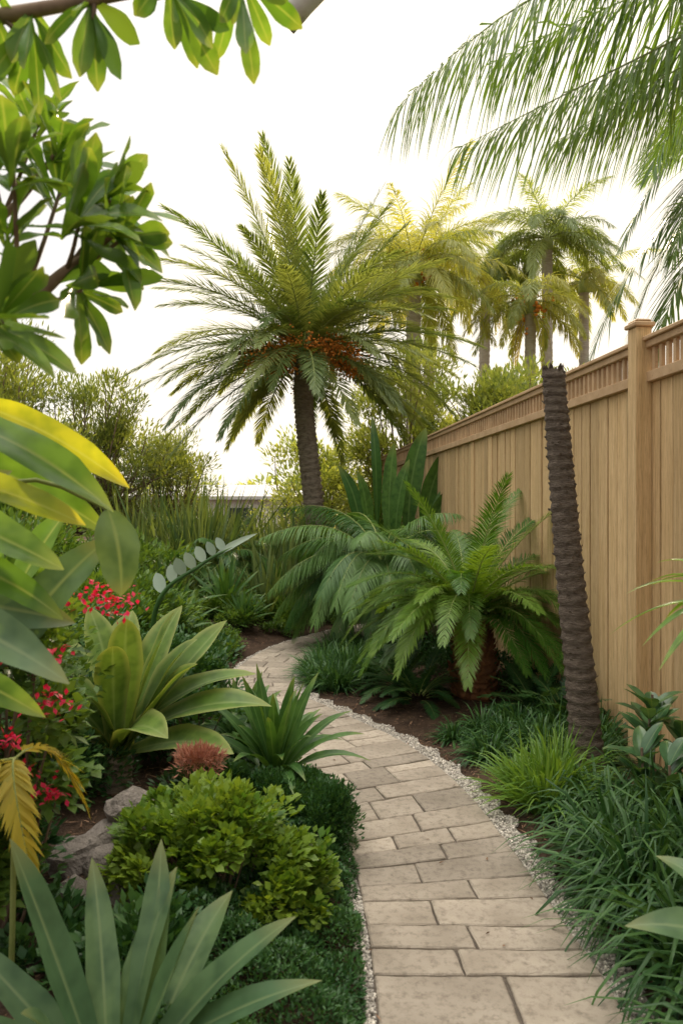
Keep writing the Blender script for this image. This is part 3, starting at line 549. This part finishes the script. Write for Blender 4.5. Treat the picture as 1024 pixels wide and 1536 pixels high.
# spear-leaved mass
mb=MB()
for k in range(60):
    x=rng.uniform(-3.4,-.7);y=rng.uniform(10.6,13);h=rng.uniform(1.2,2.1)*(1 if x<-1.2 else .8)
    grass(mb,(x,y,.1),26,h,.026,r=.12,el=(58,89),droop=.3,K=4,fold=.3)
for k in range(30):
    x=rng.uniform(-3.0,-.55);y=rng.uniform(9.9,10.8);grass(mb,(x,y,.1),26,rng.uniform(.7,1.25),.026,r=.12,el=(50,89),droop=.4,K=4,fold=.3)
for k in range(18):
    x=rng.uniform(-4.5,-2.2);y=rng.uniform(9,10.5);grass(mb,(x,y,.1),30,rng.uniform(.9,1.3),.02,r=.1,el=(55,89),droop=.35,K=4,fold=.3)
mb.obj('snake_plant_mass',[M_spear])
mb=MB()
for (x,y,s) in ((-1.5,9.6,.75),(-2.1,8.9,.8),(-.9,10.3,.7),(-.3,11.0,.8),(-1.2,9.2,.5),(-1.75,7.9,.6),(.2,11.4,.9)):
    for k in range(30):
        a=k*2.4+rng.normal(0,.1);e=math.radians(82-60*k/30);d=A(math.cos(e)*math.cos(a),math.cos(e)*math.sin(a),math.sin(e));l=s*rng.uniform(.75,1.1);C=A(x,y,G(x,y)+.08)
        bigleaf(mb,C,C+d*l-A(0,0,.15*s*math.cos(e)),.05*s,(0,0,.15*s*math.cos(e)),'lance',.3,0,9,up=nrm(A(0,-.3,1)-.5*d),wave=.1)
mb.obj('crinum_lily',[M_midL])
mb=MB();crown(mb,A(-1.9,11.0,.7),26,1.3,60,.28,.009,75,10,1.4,lift=0,droop=1.1,rr=.01,K=2);ringtrunk(mb,[(-1.9,11,0),(-1.9,11,.4),(-1.9,11,.7)],.1,.09,10,12,2,.1)
mb.obj('pygmy_date_palm',[M_rachis,M_palmD,M_bark])
mb=MB()
for k in range(70):
    i=int(rng.uniform(420,650));off=rng.uniform(.3,1.4);p=LE[i]-nr[i]*off
    bush(mb,(p[0],p[1],G(p[0],p[1])+.02+.07*off),(.27,.27,.15),800,.045,.012,12,.4,0,2,0,'oval',low=-.1)
for k in range(46):
    x=rng.uniform(-2.6,.6);y=rng.uniform(9.2,11.4)
    if cdist(A(x),A(y))[0]<.75: continue
    bush(mb,(x,y,.18+.1*rng.random()),(.34,.3,.26),700,.06,.015,14,.4,0,2,0,'oval',low=-.1)
mb.obj('low_hedge',[M_mid])
mb=MB()
for c,r,n in (((-2.3,7.3,.55),(.8,.8,.45),5000),((-2.6,9.,.6),(.9,.7,.6),5000),((-2.1,6.2,.5),(.6,.6,.35),4000),((-2.9,5.6,.8),(.8,.8,.75),6000),((-3.5,7.6,.9),(1,1,1.),6000),((-.2,12.0,.7),(1.,.6,.7),5000),((.8,11.6,.8),(1,.5,.9),5000)):
    bush(mb,c,r,n,.09,.022,34,.35,0,2,.2,'lance',twig=1,twr=.006)
mb.obj('garden_shrub',[M_mid,M_twig])
def tree(name,c,r,n,L,W,mat,M=70,tr=.09,base=None,cr=.26):
    mb=MB();b=A(c[0],c[1],0) if base is None else np.asarray(base)
    tube(mb,catmull([b,(b+A(c[0],c[1],c[2]-r[2]*.5))/2+A(.1,0,0),A(c[0],c[1],c[2]-r[2]*.4)],8),np.linspace(tr,tr*.6,8),8,1)
    bush(mb,c,r,n,L,W,M,cr,0,2,0,'lance',twig=1,base=A(c[0],c[1],c[2]-r[2]*.5),twr=.014,low=-.8,shell=.35)
    mb.obj(name,[mat,M_twig])
tree('olive_tree',(-5.6,11.5,2.5),(1.7,1.5,1.9),20000,.12,.017,M_hedge,110)
tree('olive_tree',(-4.3,13,2.3),(1.3,1.2,1.7),14000,.12,.017,M_hedge,80)
tree('olive_tree',(-3.4,14.5,1.8),(1.2,1.2,1.4),11000,.12,.017,M_hedge,70)
tree('olive_tree',(-4.6,8.7,1.5),(1.2,1.2,1.4),14000,.1,.017,M_hedge,80)
tree('olive_tree',(-7.5,14,2.6),(2,2,2.2),12000,.14,.02,M_hedge,80)
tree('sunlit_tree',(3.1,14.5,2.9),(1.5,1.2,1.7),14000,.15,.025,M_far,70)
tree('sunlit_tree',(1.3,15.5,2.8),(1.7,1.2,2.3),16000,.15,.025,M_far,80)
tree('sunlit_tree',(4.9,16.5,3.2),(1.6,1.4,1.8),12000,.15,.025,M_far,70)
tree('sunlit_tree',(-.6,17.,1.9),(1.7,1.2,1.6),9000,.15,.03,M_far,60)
mb=MB()
for k in range(60):
    a=rng.uniform(-1.05,1.05);R_=rng.uniform(42,60);x=R_*math.sin(a);y=R_*math.cos(a);h=rng.uniform(2.0,3.6)
    bush(mb,(x,y,h*.5),(3.6,3,h*.55),800,.5,.12,26,.35,0,2,0,'lance')
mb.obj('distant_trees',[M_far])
# house glimpsed beyond
M_wall=solid('white_render',(.75,.73,.7),(.82,.8,.77),.8,3,useattr=0,bump=.1);M_roof=solid('roof_tile',(.5,.48,.46),(.6,.58,.56),.8,6,(1,1,1),.5,useattr=0);M_glass=solid('window_glass',(.05,.06,.07),(.08,.09,.1),.15,2,useattr=0,bump=0)
house=bpy.data.objects.new('bungalow_house',None);scene.collection.objects.link(house)
w=MB();box(w,A(-4.6,30),A(1,0),A(0,1),4.,3.,0,2.05,0,.01);w.obj('walls',[M_wall],False,house)
w=MB();zz=2.05
V=[(-9,26.6,zz),(-.2,26.6,zz),(-.2,33.4,zz),(-9,33.4,zz),(-9,26.6,zz+.12),(-.2,26.6,zz+.12),(-.2,33.4,zz+.12),(-9,33.4,zz+.12),(-6.5,30,zz+.65),(-2.7,30,zz+.65)]
w.add(V,[[0,1,5,4],[1,2,6,5],[2,3,7,6],[3,0,4,7],[3,2,1,0],[4,5,9,8],[6,7,8,9]],0);w.add([V[5],V[6],V[9],V[7],V[4],V[8]],[[0,1,2],[3,4,5]],0);w.obj('roof',[M_roof],False,house)
w=MB()
for x in (-7.6,-5.6,-3.6,-1.8): box(w,A(x,26.99),A(1,0),A(0,1),.5,.03,.9,1.75,0,.005)
w.obj('windows',[M_glass],False,house)
M_metal=solid('brushed_metal',(.6,.6,.57),(.68,.68,.65),.4,5,useattr=0,bump=.05)
mb=MB();tube(mb,[(-.235,3,3.58),(-.232,2.998,3.584),(-.16,2.96,3.64),(.0,2.9,3.76),(.1,2.85,3.84),(.14,2.83,3.87)],[.05,.055,.055,.055,.055,.03],20,0)
tube(mb,catmull([(.14,2.83,3.87),(.9,1.8,4.35),(1.5,.4,4.4),(1.6,-.5,4.1),(1.6,-.5,2.5),(1.6,-.5,0)],30),.022,10,0)
mb.obj('outdoor_lamp',[M_metal])
# ---------------------------------------------------------------- light, sky, camera
EL,AZ=math.radians(25),math.radians(14)
w=bpy.data.worlds.new("World");scene.world=w;w.use_nodes=True;nt=w.node_tree;nt.nodes.clear()
N=nt.nodes.new;Lk=nt.links.new
sk=N('ShaderNodeTexSky');sk.sky_type='NISHITA';sk.sun_disc=False;sk.sun_elevation=EL;sk.sun_rotation=AZ;sk.air_density=1.;sk.dust_density=4.;sk.ozone_density=1.
hs=N('ShaderNodeHueSaturation');hs.inputs['Saturation'].default_value=.6;Lk(sk.outputs[0],hs.inputs['Color'])
mn=N('ShaderNodeVectorMath');mn.operation='MINIMUM';mn.inputs[1].default_value=(11.5,10.2,8.2);Lk(hs.outputs[0],mn.inputs[0])
# thin high haze, with a zenith boost added to lift the top light
tc=N('ShaderNodeTexCoord');sx=N('ShaderNodeSeparateXYZ');Lk(tc.outputs['Generated'],sx.inputs[0])
ab=N('ShaderNodeMath');ab.operation='MAXIMUM';ab.inputs[1].default_value=0;Lk(sx.outputs[2],ab.inputs[0])
pw=N('ShaderNodeMath');pw.operation='POWER';pw.inputs[1].default_value=5.;Lk(ab.outputs[0],pw.inputs[0])
ma=N('ShaderNodeMath');ma.operation='MULTIPLY_ADD';ma.inputs[1].default_value=29.;ma.inputs[2].default_value=4.5;Lk(pw.outputs[0],ma.inputs[0])
vm=N('ShaderNodeVectorMath');vm.operation='SCALE';vm.inputs[0].default_value=(1.,.95,.865);Lk(ma.outputs[0],vm.inputs['Scale'])
v2=N('ShaderNodeVectorMath');v2.operation='MULTIPLY_ADD';v2.inputs[1].default_value=(.35,.35,.35);Lk(mn.outputs[0],v2.inputs[0]);Lk(vm.outputs[0],v2.inputs[2])
bg=N('ShaderNodeBackground');bg.inputs[1].default_value=.15;ou=N('ShaderNodeOutputWorld')
Lk(v2.outputs[0],bg.inputs[0]);Lk(bg.outputs[0],ou.inputs[0])
sd=bpy.data.lights.new('sun','SUN');sd.energy=5.;sd.angle=math.radians(1.5);sd.color=(1,.84,.6);so=bpy.data.objects.new('sun',sd);scene.collection.objects.link(so)
dv=Vector((math.sin(AZ)*math.cos(EL),math.cos(AZ)*math.cos(EL),math.sin(EL)));so.rotation_euler=dv.to_track_quat('Z','Y').to_euler()
cd=bpy.data.cameras.new('camera');cam=bpy.data.objects.new('camera',cd);scene.collection.objects.link(cam);scene.camera=cam
cam.location=(0,0,1.6);cam.rotation_euler=(math.radians(90),0,0);cd.sensor_fit='VERTICAL';cd.sensor_height=36;cd.sensor_width=24;cd.lens=26;cd.clip_end=2000;cd.clip_start=.05
cd.dof.use_dof=True;cd.dof.focus_distance=5.5;cd.dof.aperture_fstop=4.
scene.view_settings.view_transform='Standard';scene.view_settings.look='None';scene.view_settings.exposure=0;scene.view_settings.gamma=1
